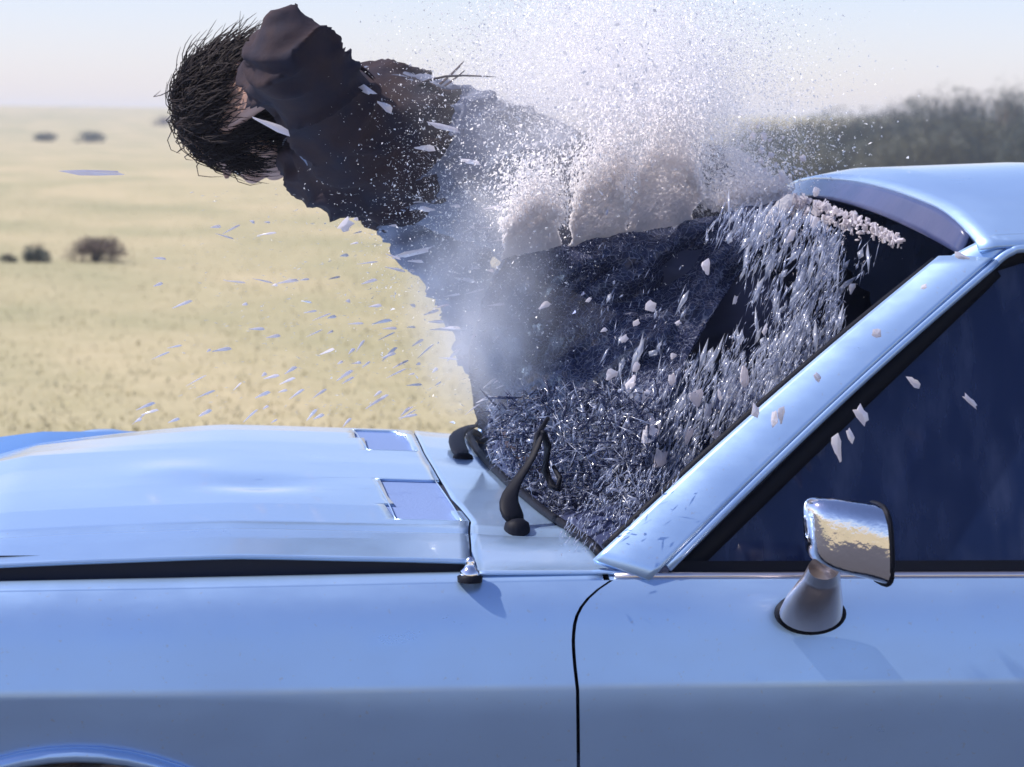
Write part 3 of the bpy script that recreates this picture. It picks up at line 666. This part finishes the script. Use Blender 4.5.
def densA(x, y):
    v = noise.noise(Vector((x*.012+y*.006, y*.006, 1)))+.35*noise.noise(Vector((x*.05, y*.02, 4)))
    base = .75 if x > 690+(y-260)*-.30 else .22
    if x > 845 and y < 330: base *= .25
    if y < 215+(x-800)*.45 and x > 800: base = 0
    return max(0, base*(.35+2.0*v))
YA = lambda x, y: .52-.0007*(x-600)+.0003*(300-y)
shower('glass_shower', 4300, regA, BLUES, 'dense shower of blue grey glass slivers falling through the windscreen opening', (.006, .034), (.001, .0045), 68, YA, densA, .22)
shower('glass_flake_shower', 620, regA, STREAK, 'larger blue grey glass flakes among the slivers in the windscreen opening', (.018, .07), (.004, .013), 72, YA, densA, .2)
shower('glass_sparkle', 420, regA, SHARD, 'tiny white glass sparks scattered in the windscreen opening', (.002, .009), (.001, .0028), 70, YA, densA, .6)
def regB(a, b):
    x = 488+a*170; return x, 385+(b**.8)*(150)
def densB(x, y):
    return 1.0 if y < 430+(x-488)*.9+25 and y > 400-(x-488)*.25 else 0
shower('broken_glass_heap', 1500, regB, BLUES, 'tangled heap of broken glass strips piled at the foot of the windscreen', (.006, .055), (.001, .008), 40, lambda x, y: .62-.0016*(x-488), densB, 1.2)
shower('dark_glass_heap', 1400, regB, SHEET, 'dark splinters mixed into the heap at the foot of the windscreen', (.01, .06), (.003, .009), 30, lambda x, y: .6-.0016*(x-488), densB, 1.3)
def regC(a, b): return 560+a*120, 470+b*85
shower('glass_spray', 700, regC, BLUES, 'fine pale glass spray above the near corner of the cowl', (.004, .022), (.001, .003), 62, lambda x, y: .14+.05*rs.rand(), lambda x, y: 1 if y < edge(x)+10 and y > 560-(x-540)*1.4 else 0, .25)
# fine powder and crumbs over the field side
def regD(a, b): return 180+a*330, 190+b*225
def densD(x, y): return .15+.85*max(0, min(1, (x-180)/300))*(.5+noise.noise(Vector((x*.02, y*.03, 9)))*1.2)
def regE(a, b): return 60+a*420, 70+b*350
shower('glass_dust_crumbs', 1500, regD, DIM, 'fine glass crumbs drifting over the hood in front of the field', (.002, .010), (.0006, .0016), 12, lambda x, y: .75+rs.normal()*.25, densD, .35)

# single fragments
def fragment_mesh(seed, L, Wd, T):
    r = random.Random(seed); n = 9; v = []; AA = sorted(r.uniform(0, 6.28) for _ in range(9))
    for k in range(n):
        a = AA[k]*.55+2*math.pi*k/n*.45; q = .62+.6*r.random(); v.append((math.cos(a)*L*.5*q, math.sin(a)*Wd*.5*q))
    V = [(x, -T*.5*(.5+r.random()), z) for x, z in v]+[(x*.85, T*.5*(.5+r.random()), z*.85) for x, z in v]+[(0, -T, 0)]
    Fc = [(k, (k+1) % n, n+(k+1) % n, n+k) for k in range(n)]+[tuple(range(n, 2*n))]+[((k+1) % n, k, 2*n) for k in range(n)]
    return V, Fc
protos = []
for s in range(7):
    V, Fc = fragment_mesh(s, 1, 1, .3); me = bpy.data.meshes.new('glass_fragment'); me.from_pydata(V, [], Fc); me.update(); me.materials.append(SHARD); protos.append(me)
def frag(px, py, L, Wd, ang, Y, label, group=None, name='glass_fragment'):
    """L, Wd in picture units at the fragment's own distance, ang counter-clockwise"""
    p = at(px, py, Y); sc = (p-CAM).length/F
    o = bpy.data.objects.new(name, random.choice(protos)); COL.objects.link(o); o.location = p
    o.scale = (L*sc, Wd*sc*.8, Wd*sc); o.rotation_euler = (rs.normal()*.25, -R(ang), rs.normal()*.3)
    tag(o, label, 'glass fragment', group); return o
G1 = 'pale glass fragments in the windscreen opening'
ws = [(649, 431, 34, 19, 62, 'largest oblong white glass fragment, low in the windscreen opening'), (660, 459, 24, 16, 75, 'notched white glass fragment just below the largest one'),
      (675, 481, 27, 12, 68, 'tilted beige glass fragment lowest in the windscreen opening'), (631, 384, 21, 11, 62, 'smooth oval glass fragment left of the small paired ones'),
      (611, 374, 15, 10, 55, 'leftmost oval white glass fragment over the heap of broken glass'), (696, 397, 19, 15, 100, 'squarish white glass fragment halfway along the windscreen opening'),
      (744, 377, 23, 12, 100, 'ragged white glass fragment near the middle of the near pillar'), (649, 306, 15, 12, 50, 'round white glass fragment in front of the dark trouser leg'),
      (706, 266, 18, 10, 105, 'upright white glass fragment high in front of the trouser knee')]
for x, y, L, Wd, a, lb in ws: frag(x, y, L, Wd, a, .34, lb)
for x, y, L, Wd, a in [(635, 367, 12, 8, 60), (671, 380, 15, 9, 90), (647, 396, 20, 8, 62), (635, 401, 14, 7, 65), (708, 410, 19, 8, 85), (688, 435, 20, 9, 80), (716, 435, 14, 7, 95), (624, 339, 10, 7, 45), (636, 323, 9, 6, 40),
                       (673, 356, 8, 6, 60), (678, 323, 8, 5, 30), (545, 305, 15, 6, 35), (790, 237, 20, 7, 65), (814, 222, 15, 8, 95), (852, 288, 13, 6, 80), (720, 395, 12, 5, 110), (588, 300, 9, 4, 40), (604, 330, 8, 4, 30), (735, 300, 12, 5, 75), (765, 330, 14, 5, 75)]:
    frag(x, y, L, Wd, a, .34, 'small pale glass fragment tumbling in the windscreen opening', G1)
for x, y, L, Wd, a, lb in [(755, 411, 18, 9, 100, 'white glass fragment beside the dark notch on the near pillar'), (774, 420, 22, 8, 88, 'left one of two long fragments in front of the near pillar'), (781, 414, 20, 7, 92, 'right one of two long fragments in front of the near pillar'),
                           (817, 378, 13, 7, 120, 'white glass chip crossing the middle of the near pillar'), (877, 334, 13, 10, 160, 'small square glass chip on the pillar level with the side glass'), (924, 287, 8, 5, 30, 'tiny glass speck high on the near pillar'),
                           (961, 256, 18, 6, 165, 'flat glass chip beside the near roof corner'), (861, 415, 26, 13, 125, 'broad streaked glass fragment in front of the dark side window'), (837, 446, 32, 9, 105, 'longest upright glass fragment in front of the dark side window'),
                           (850, 437, 20, 7, 110, 'middle glass fragment of the three before the side window'), (914, 382, 18, 8, 145, 'glass fragment high in front of the side window near the door frame'), (970, 401, 26, 6, 140, 'thin diagonal glass splinter at the right of the side window'),
                           (815, 192, 11, 8, 80, 'white chip lying on the dark band below the roof edge')]:
    frag(x, y, L, Wd, a, .02 if y > 370 else .10, lb)
G2 = 'glass chips bursting up before the scrub trees'
for x, y, L, Wd in [(803, 158, 8, 7), (771, 155, 9, 6), (761, 151, 9, 6), (761, 161, 8, 6), (752, 136, 10, 6), (763, 137, 10, 7), (749, 159, 7, 5), (782, 177, 12, 8), (770, 140, 6, 4), (789, 150, 4, 3), (776, 164, 5, 3), (742, 146, 6, 4), (757, 127, 5, 4), (796, 140, 3, 3), (765, 170, 6, 4), (783, 138, 3, 3)]:
    frag(x, y, L, Wd, rs.uniform(0, 180), .75, 'small round white glass chip in the burst above the windscreen header', G2)
for x, y, L, Wd, a, lb in [(274, 127, 46, 7, -22, 'long bright glass splinter across the dark head and arm'), (88, 172, 82, 6, -1, 'very long flat glass splinter in front of the far field'), (367, 90, 24, 8, -20, 'ragged bright splinter at the shoulder of the dark jacket'),
                           (386, 107, 20, 7, -30, 'short bright splinter below the ragged one at the shoulder'), (442, 126, 44, 6, -14, 'long thin splinter in front of the blue shirt'), (426, 148, 26, 6, 0, 'flat white splinter in front of the blue shirt'),
                           (470, 161, 34, 5, -8, 'pale splinter at the waist of the blue shirt'), (346, 225, 20, 12, 45, 'bent pale fragment just below the chest of the person'), (412, 253, 48, 6, 14, 'long curved pale splinter beside the hanging arm'),
                           (426, 209, 20, 6, -6, 'small bright splinter under the blue shirt')]:
    frag(x, y, L, Wd, a, .66, lb, name='glass_splinter')
for k in range(150):
    x = 130+rs.rand()**.7*380; y = 185+rs.rand()**.8*240
    if y < 215 and x < 420: continue
    frag(x, y, rs.uniform(5, 26), rs.uniform(1.2, 3.5), rs.normal()*12+8+(20 if y > 330 else 0), .5+rs.rand()*.5, 'thin pale glass splinter flying low over the hood before the field', 'thin glass splinters flying over the hood', 'thin_glass_splinter').data = None or protos[0]

# ------------------------------------------------------------------ the person
SKIN = mat('skin', (.42, .25, .19), .55, bump=(60, .2, .002))
HAIR = mat('dark_brown_hair', (.020, .013, .013), .65, spec=.25)
JACK = mat('brown_jacket', (.040, .026, .028), .85, spec=.2, noise_mix=(18, (.022, .020, .032), .35, .65), bump=(45, .5, .004))
SHIRT = mat('blue_denim_shirt', (.12, .14, .20), .85, noise_mix=(10, (.20, .22, .30), .35, .7), bump=(60, .4, .003))
TROU = mat('navy_trousers', (.035, .04, .075), .85, noise_mix=(10, (.05, .05, .085), .35, .7), bump=(50, .4, .003))
SHOE = mat('black_shoe', (.02, .02, .022), .4)
def capsule(b, p0, r0, p1, r1, n=14):
    p0, p1 = Vector(p0), Vector(p1); b.tube([p0, p1], [r0, r1], n); b.ico(p0, r0, 2); b.ico(p1, r1, 2)
def fuse(b, name, mt, parent, vox=.008, fold=0, fs=18, sm=6):
    me = bpy.data.meshes.new(name); me.from_pydata([tuple(v) for v in b.v], [], b.f); o = bpy.data.objects.new('tmp', me); COL.objects.link(o)
    r = o.modifiers.new('r', 'REMESH'); r.mode = 'VOXEL'; r.voxel_size = vox; s = o.modifiers.new('s', 'SMOOTH'); s.iterations = sm; s.factor = .5
    dg = bpy.context.evaluated_depsgraph_get(); nm = bpy.data.meshes.new_from_object(o.evaluated_get(dg)); bpy.data.objects.remove(o)
    if fold:
        for v in nm.vertices:
            c = v.co; q = Vector((c.x*fs*.6+c.z*fs*.5, c.y*fs, c.z*fs*1.1-c.x*fs*.4))
            w_ = noise.noise_vector(q*.45)*1.5; q2 = Vector((q.x*.45, q.y*.5, q.z*1.3))+w_; d = (1-abs(noise.noise(q2))*2.2)**3*1.1-.5+.25*noise.noise(q*1.9); v.co = c+v.normal*d*fold
    nm.name = name; nm.materials.clear(); nm.materials.append(mt); nm.polygons.foreach_set('use_smooth', [True]*len(nm.polygons))
    ob = bpy.data.objects.new(name, nm); COL.objects.link(ob); ob.parent = parent; return ob
per = empty('person'); tag(per, 'person thrown head first through the windscreen in dark jacket and blue shirt', 'person')
J = dict(headc=at(252, 122, .93), neck=at(322, 138, .95), chest=at(372, 142, .95), belly=at(470, 165, .95), pelvis=at(572, 212, .94),
         shN=at(345, 132, .78), elN=at(292, 54, .64), wrN=at(262, 90, .80), shF=at(375, 160, 1.10), elF=at(468, 288, 1.0), wrF=at(498, 388, .88),
         hipN=at(585, 226, .85), knN=at(742, 322, .72), anN=at(915, 455, .66), hipF=at(585, 205, 1.02), knF=at(712, 188, 1.02), anF=at(850, 330, 1.06))
def lmb(a, b, t): return J[a].lerp(J[b], t)
# hands with five fingers
def hand(b, wr, dirv, palmn, L=.18, curl=.5, thumb=1):
    """dirv: along the hand, palmn: out of the palm"""
    d = Vector(dirv).normalized(); n_ = Vector(palmn); n_ = (n_-d*n_.dot(d)).normalized(); s = d.cross(n_)
    pc = wr+d*L*.28
    for t in (-1.0, -.33, .33, 1.0):
        capsule(b, wr+s*t*.012, .016, wr+d*L*.50+s*t*.028, .0115, 10)
    for i, t in enumerate((-1.05, -.36, .34, 1.02)):
        ln = (.86, 1.0, .95, .76)[i]*L*.46; p = wr+d*L*.50+s*t*.029; a = curl*.5+.1*i*curl; dd = d
        for j, fr in enumerate((.45, .32, .23)):
            dd = (dd*math.cos(a)+n_*math.sin(a)).normalized(); q = p+dd*ln*fr; capsule(b, p, .0095-.001*j, q, .0088-.0012*j, 10); p = q; a = curl*.8
            nn = n_-dd*n_.dot(dd)
    t0 = wr+d*L*.10-s*.022*thumb; t1 = t0+(d*.55-s*.75*thumb+n_*.35).normalized()*.042; t2 = t1+(d*.85-s*.25*thumb+n_*.4).normalized()*.030; t3 = t2+(d*.95+n_*.4).normalized()*.024
    capsule(b, t0, .014, t1, .012, 10); capsule(b, t1, .011, t2, .010, 10); capsule(b, t2, .0098, t3, .0078, 10)
B = MB()
# head: crown towards the left, face down
crown_d = (J['headc']-J['neck']).normalized(); face_d = Vector((.15, .75, -1)); face_d = (face_d-crown_d*face_d.dot(crown_d)).normalized(); ear_d = crown_d.cross(face_d)
HM = Matrix((tuple(ear_d), tuple(face_d), tuple(crown_d))).transposed(); hc = J['headc']
def hp(x, y, z): return hc+HM@Vector((x, y, z))
B.ico(hp(0, -.008, .030), 1, 3, (.074, .094, .088), HM); B.ico(hp(0, .022, -.035), 1, 3, (.058, .068, .078), HM)
B.ico(hp(0, .062, -.088), 1, 2, (.026, .024, .022), HM)              # chin
capsule(B, hp(0, .088, .0), .010, hp(0, .104, -.032), .014, 8)           # nose
for s in (-1, 1):
    B.ico(hp(s*.028, .083, .018), 1, 2, (.022, .010, .008), HM); B.ico(hp(s*.04, .070, -.022), 1, 2, (.018, .014, .016), HM)
    B.ico(hp(s*.075, -.008, -.012), 1, 2, (.008, .018, .030), HM)
B.ico(hp(0, .088, -.058), 1, 2, (.024, .009, .006), HM); B.ico(hp(0, .086, -.068), 1, 2, (.020, .009, .007), HM)
capsule(B, hp(0, -.02, -.06), .056, J['neck'], .058); capsule(B, J['neck'], .06, J['chest'], .085)
def torso(b, g=0.0):
    for a, c, ra, rb in (('neck', 'chest', .065, .10), ('chest', 'belly', .105, .105), ('belly', 'pelvis', .105, .105)):
        for s in (-1, 1):
            o_ = Vector((0, s*.07, 0)); capsule(b, J[a]+o_*(.7 if a == 'neck' else 1), ra+g, J[c]+o_, rb+g)
    capsule(b, J['shN'], .062+g, J['shF'], .062+g)
torso(B)
capsule(B, J['shN'], .055, J['elN'], .042); capsule(B, J['elN'], .042, J['wrN'], .028)
capsule(B, J['shF'], .055, J['elF'], .042); capsule(B, J['elF'], .042, J['wrF'], .028)
for s in ('N', 'F'):
    capsule(B, J['hip'+s], .088, J['kn'+s], .058); capsule(B, J['kn'+s], .056, lmb('kn'+s, 'an'+s, .35), .056); capsule(B, lmb('kn'+s, 'an'+s, .35), .056, J['an'+s], .036)
    fd = (Vector((.5, 0, -.6))).normalized(); capsule(B, J['an'+s], .038, J['an'+s]+fd*.15, .03)
hand(B, J['wrN'], (J['headc']+Vector((-.045, -.082, .02)))-J['wrN'], Vector((0, 1, -.25)), curl=.45, thumb=1)
hand(B, J['wrF'], Vector((.35, -.15, -1)), Vector((.8, .2, .2)), curl=.35, thumb=-1)
fuse(B, 'body', SKIN, per, .006, sm=4)
# eyes
EYE = mat('eye_white', (.8, .8, .78), .2); IRIS = mat('iris', (.05, .03, .02), .2)
for s in (-1, 1):
    e = MB().ico(hp(s*.029, .072, .004), .0105, 2).build('eye', EYE, per); MB().ico(hp(s*.029, .0785, .004), .005, 2).build('iris', IRIS, e)
T = MB(); torso(T, .012); capsule(T, J['shF'], .07, J['elF'], .056); capsule(T, J['elF'], .055, lmb('elF', 'wrF', .9), .043)
fuse(T, 'shirt', SHIRT, per, .007, .014, 15)
K = MB()
for s in (-1, 1):
    o_ = Vector((0, s*.075, 0)); capsule(K, J['neck']+o_*.8, .085, J['chest']+o_, .127); capsule(K, J['chest']+o_, .127, lmb('chest', 'belly', .35)+o_, .124)
capsule(K, J['shN'], .085, J['shF'], .085); capsule(K, J['shN'], .085, J['elN'], .066); capsule(K, J['elN'], .066, lmb('elN', 'wrN', .84), .044)
capsule(K, J['shF'], .083, lmb('shF', 'elF', .25), .074)
K.ico(at(345, 178, .84), .07, 2); K.ico(at(320, 168, .86), .06, 2)    # rucked front
K.ico(at(372, 92, .86), .045, 2)
fuse(K, 'jacket', JACK, per, .008, .015, 11)
T = MB()
for s in (-1, 1): capsule(T, lmb('belly', 'pelvis', .75)+Vector((0, s*.07, 0)), .12, J['pelvis']+Vector((.02, s*.08, 0)), .122)
for s in ('N', 'F'):
    capsule(T, J['hip'+s], .108, J['kn'+s], .080); capsule(T, J['kn'+s], .080, J['an'+s], .062)
fuse(T, 'trousers', TROU, per, .009, .011, 9)
for s in ('N', 'F'):
    S = MB(); fd = Vector((.5, 0, -.6)).normalized(); a = J['an'+s]; capsule(S, a-Vector((0, 0, .01)), .045, a+fd*.06, .047); capsule(S, a+fd*.06, .046, a+fd*.17, .038)
    fuse(S, 'shoe', SHOE, per, .007)
# hair: cap and streaming strands
hcap = MB(); hcap.ico(hp(0, -.018, .038), 1, 3, (.082, .098, .090), HM); hcap.ico(hp(0, -.05, .0), 1, 3, (.075, .065, .085), HM)
hc_o = fuse(hcap, 'hair', HAIR, per, .006, .010, 40, sm=2)
st_ = MB(); r = random.Random(5)
for k in range(4200):
    a = r.random()*6.28; el = r.uniform(-.45, 1.55); d = HM@Vector((math.cos(a)*math.cos(el), math.sin(a)*math.cos(el), math.sin(el)))
    if (HM.transposed()@d).y > .8 and (HM.transposed()@d).z < .2: continue
    p = hp(0, -.016, .034)+HM@Vector((math.cos(a)*math.cos(el)*.082, math.sin(a)*math.cos(el)*.098, math.sin(el)*.092))
    ln = r.uniform(.025, .08); wv = Vector((1.2+r.gauss(0, .3), r.gauss(0, .35), .45+r.gauss(0, .3))); v = d*.8+Vector((r.gauss(0, .25), r.gauss(0, .25), r.gauss(0, .25)))
    pts = [p-d*.006]
    for j in range(4):
        v = (v.normalized()*.6+wv.normalized()*.55+Vector((r.gauss(0, .13), r.gauss(0, .13), r.gauss(0, .13)))); pts.append(pts[-1]+v.normalized()*ln/4)
    st_.tube(pts, [.0010, .0010, .0009, .0007, .0003], 3, cap=False)
o = st_.build('hair_strands', HAIR, hc_o); o['kind'] = 'stuff'
# torn cloth ribbons whipping off the jacket
for (pts, wd) in [([at(385, 108, .82), at(430, 88, .80), at(462, 92, .80), at(500, 100, .8)], .010), ([at(430, 95, .82), at(455, 78, .82), at(468, 66, .82)], .006),
                  ([at(270, 60, .8), at(295, 35, .78), at(288, 12, .78)], .010), ([at(330, 60, .78), at(355, 60, .76), at(378, 84, .76)], .012), ([at(236, 75, .85), at(205, 62, .84), at(192, 52, .84)], .004)]:
    for q in range(2):
        off = Vector((0, r.uniform(-.02, .02), r.uniform(-.010, .010)))
        MB().tube([Vector(p_)+off*(1+i_) for i_, p_ in enumerate(pts)], [wd*(1-i_/len(pts))+.001 for i_ in range(len(pts))], 6, flat=.3).build('cloth_ribbon', JACK, per, sub=1)

# ------------------------------------------------------------------ powder and flakes added for the white glare; wisp at the arm
def puff(name, c, rad, dens, label, seed):
    m = bpy.data.materials.new(name); m.use_nodes = True; n = m.node_tree; n.nodes.remove(n.nodes['Principled BSDF']); out = n.nodes['Material Output']
    v = n.nodes.new('ShaderNodeVolumePrincipled'); v.inputs['Color'].default_value = (1, .99, .99, 1); v.inputs['Anisotropy'].default_value = 0
    tc = n.nodes.new('ShaderNodeTexCoord'); ln = n.nodes.new('ShaderNodeVectorMath'); ln.operation = 'LENGTH'; n.links.new(tc.outputs['Object'], ln.inputs[0])
    mr = n.nodes.new('ShaderNodeMapRange'); mr.interpolation_type = 'SMOOTHERSTEP'; mr.inputs[1].default_value = 1; mr.inputs[2].default_value = .15; mr.inputs[3].default_value = 0; mr.inputs[4].default_value = 1
    nz = n.nodes.new('ShaderNodeTexNoise'); nz.inputs['Scale'].default_value = 2.6; nz.inputs['Detail'].default_value = 3
    ofs = n.nodes.new('ShaderNodeVectorMath'); ofs.inputs[1].default_value = (seed, 0, 0); n.links.new(tc.outputs['Object'], ofs.inputs[0]); n.links.new(ofs.outputs[0], nz.inputs['Vector'])
    r2 = n.nodes.new('ShaderNodeMapRange'); r2.inputs[1].default_value = .36; r2.inputs[2].default_value = .66; r2.inputs[3].default_value = .15; r2.inputs[4].default_value = 1
    n.links.new(ln.outputs['Value'], mr.inputs[0]); n.links.new(nz.outputs[0], r2.inputs[0])
    mu = n.nodes.new('ShaderNodeMath'); mu.operation = 'MULTIPLY'; n.links.new(mr.outputs[0], mu.inputs[0]); n.links.new(r2.outputs[0], mu.inputs[1])
    m3 = n.nodes.new('ShaderNodeMath'); m3.operation = 'MULTIPLY'; m3.inputs[1].default_value = dens; n.links.new(mu.outputs[0], m3.inputs[0]); n.links.new(m3.outputs[0], v.inputs['Density'])
    n.links.new(v.outputs[0], out.inputs['Volume'])
    o = MB().ico((0, 0, 0), 1, 3).build(name, m); o.location = c; o.scale = rad; tag(o, label, 'dust cloud', kind='stuff'); return o
puff('glare_powder_cloud', at(600, 120, .76), (.40, .22, .27), 4, 'white powder cloud standing in for the glare above the windscreen', 0)  # volume added in place of the overexposed white glare
def flakes(name, N, c, sg, size, mt, label):
    c = np.array(tuple(c)); P_ = rs.normal(size=(N, 3))*np.array(sg)+c
    q = sum(np.sin(P_[:, 0]*a+P_[:, 1]*b_+P_[:, 2]*c_+d) for a, b_, c_, d in ((23, 9, 17, 0), (-14, 21, 31, 2), (41, -12, 19, 4), (33, 27, -38, 1)))*.12; P_ = P_[q > -.2+.3*(rs.rand(N)-.5)]
    n_ = len(P_); V = P_[:, None, :]+rs.normal(size=(n_, 3, 3))*(size*(.4+rs.rand(n_, 1, 1)**2)); o = bulk(name, V.reshape(-1, 3), np.arange(n_*3).reshape(-1, 3), mt); tag(o, label, 'glass', kind='stuff')
PWD = shardmat('glare_powder', (.99, .97, .96), .5, .4, 0)  # near-white flakes that imitate the glare
flakes('glare_flake_cloud', 400000, at(622, 108, .92), (.120, .080, .110), .0012, PWD, 'dense white flakes added to imitate the glare above the windscreen ridge')  # flakes added to build up the white core of the glare
flakes('glare_flake_drift', 16000, at(500, 190, .66), (.10, .08, .11), .0012, PWD, 'thin pale flakes carrying the edge of the imitated glare over the waist of the person')  # added to fade the glare out over the torso
puff('glass_powder_wisp', at(485, 300, .62), (.15, .15, .24), 13, 'thin grey wisp of powder around the hanging arm', 4)

# ------------------------------------------------------------------ air
hz_m = bpy.data.materials.new('haze'); hz_m.use_nodes = True; n = hz_m.node_tree; n.nodes.remove(n.nodes['Principled BSDF'])
v = n.nodes.new('ShaderNodeVolumePrincipled'); v.inputs['Color'].default_value = (.72, .82, 1, 1); v.inputs['Density'].default_value = .0013; v.inputs['Anisotropy'].default_value = .2
n.links.new(v.outputs[0], n.nodes['Material Output'].inputs['Volume'])
tag(MB().box((0, 2000, 1.7), (13000, 17000, 5.4)).build('haze', hz_m, smooth=False), kind='stuff')
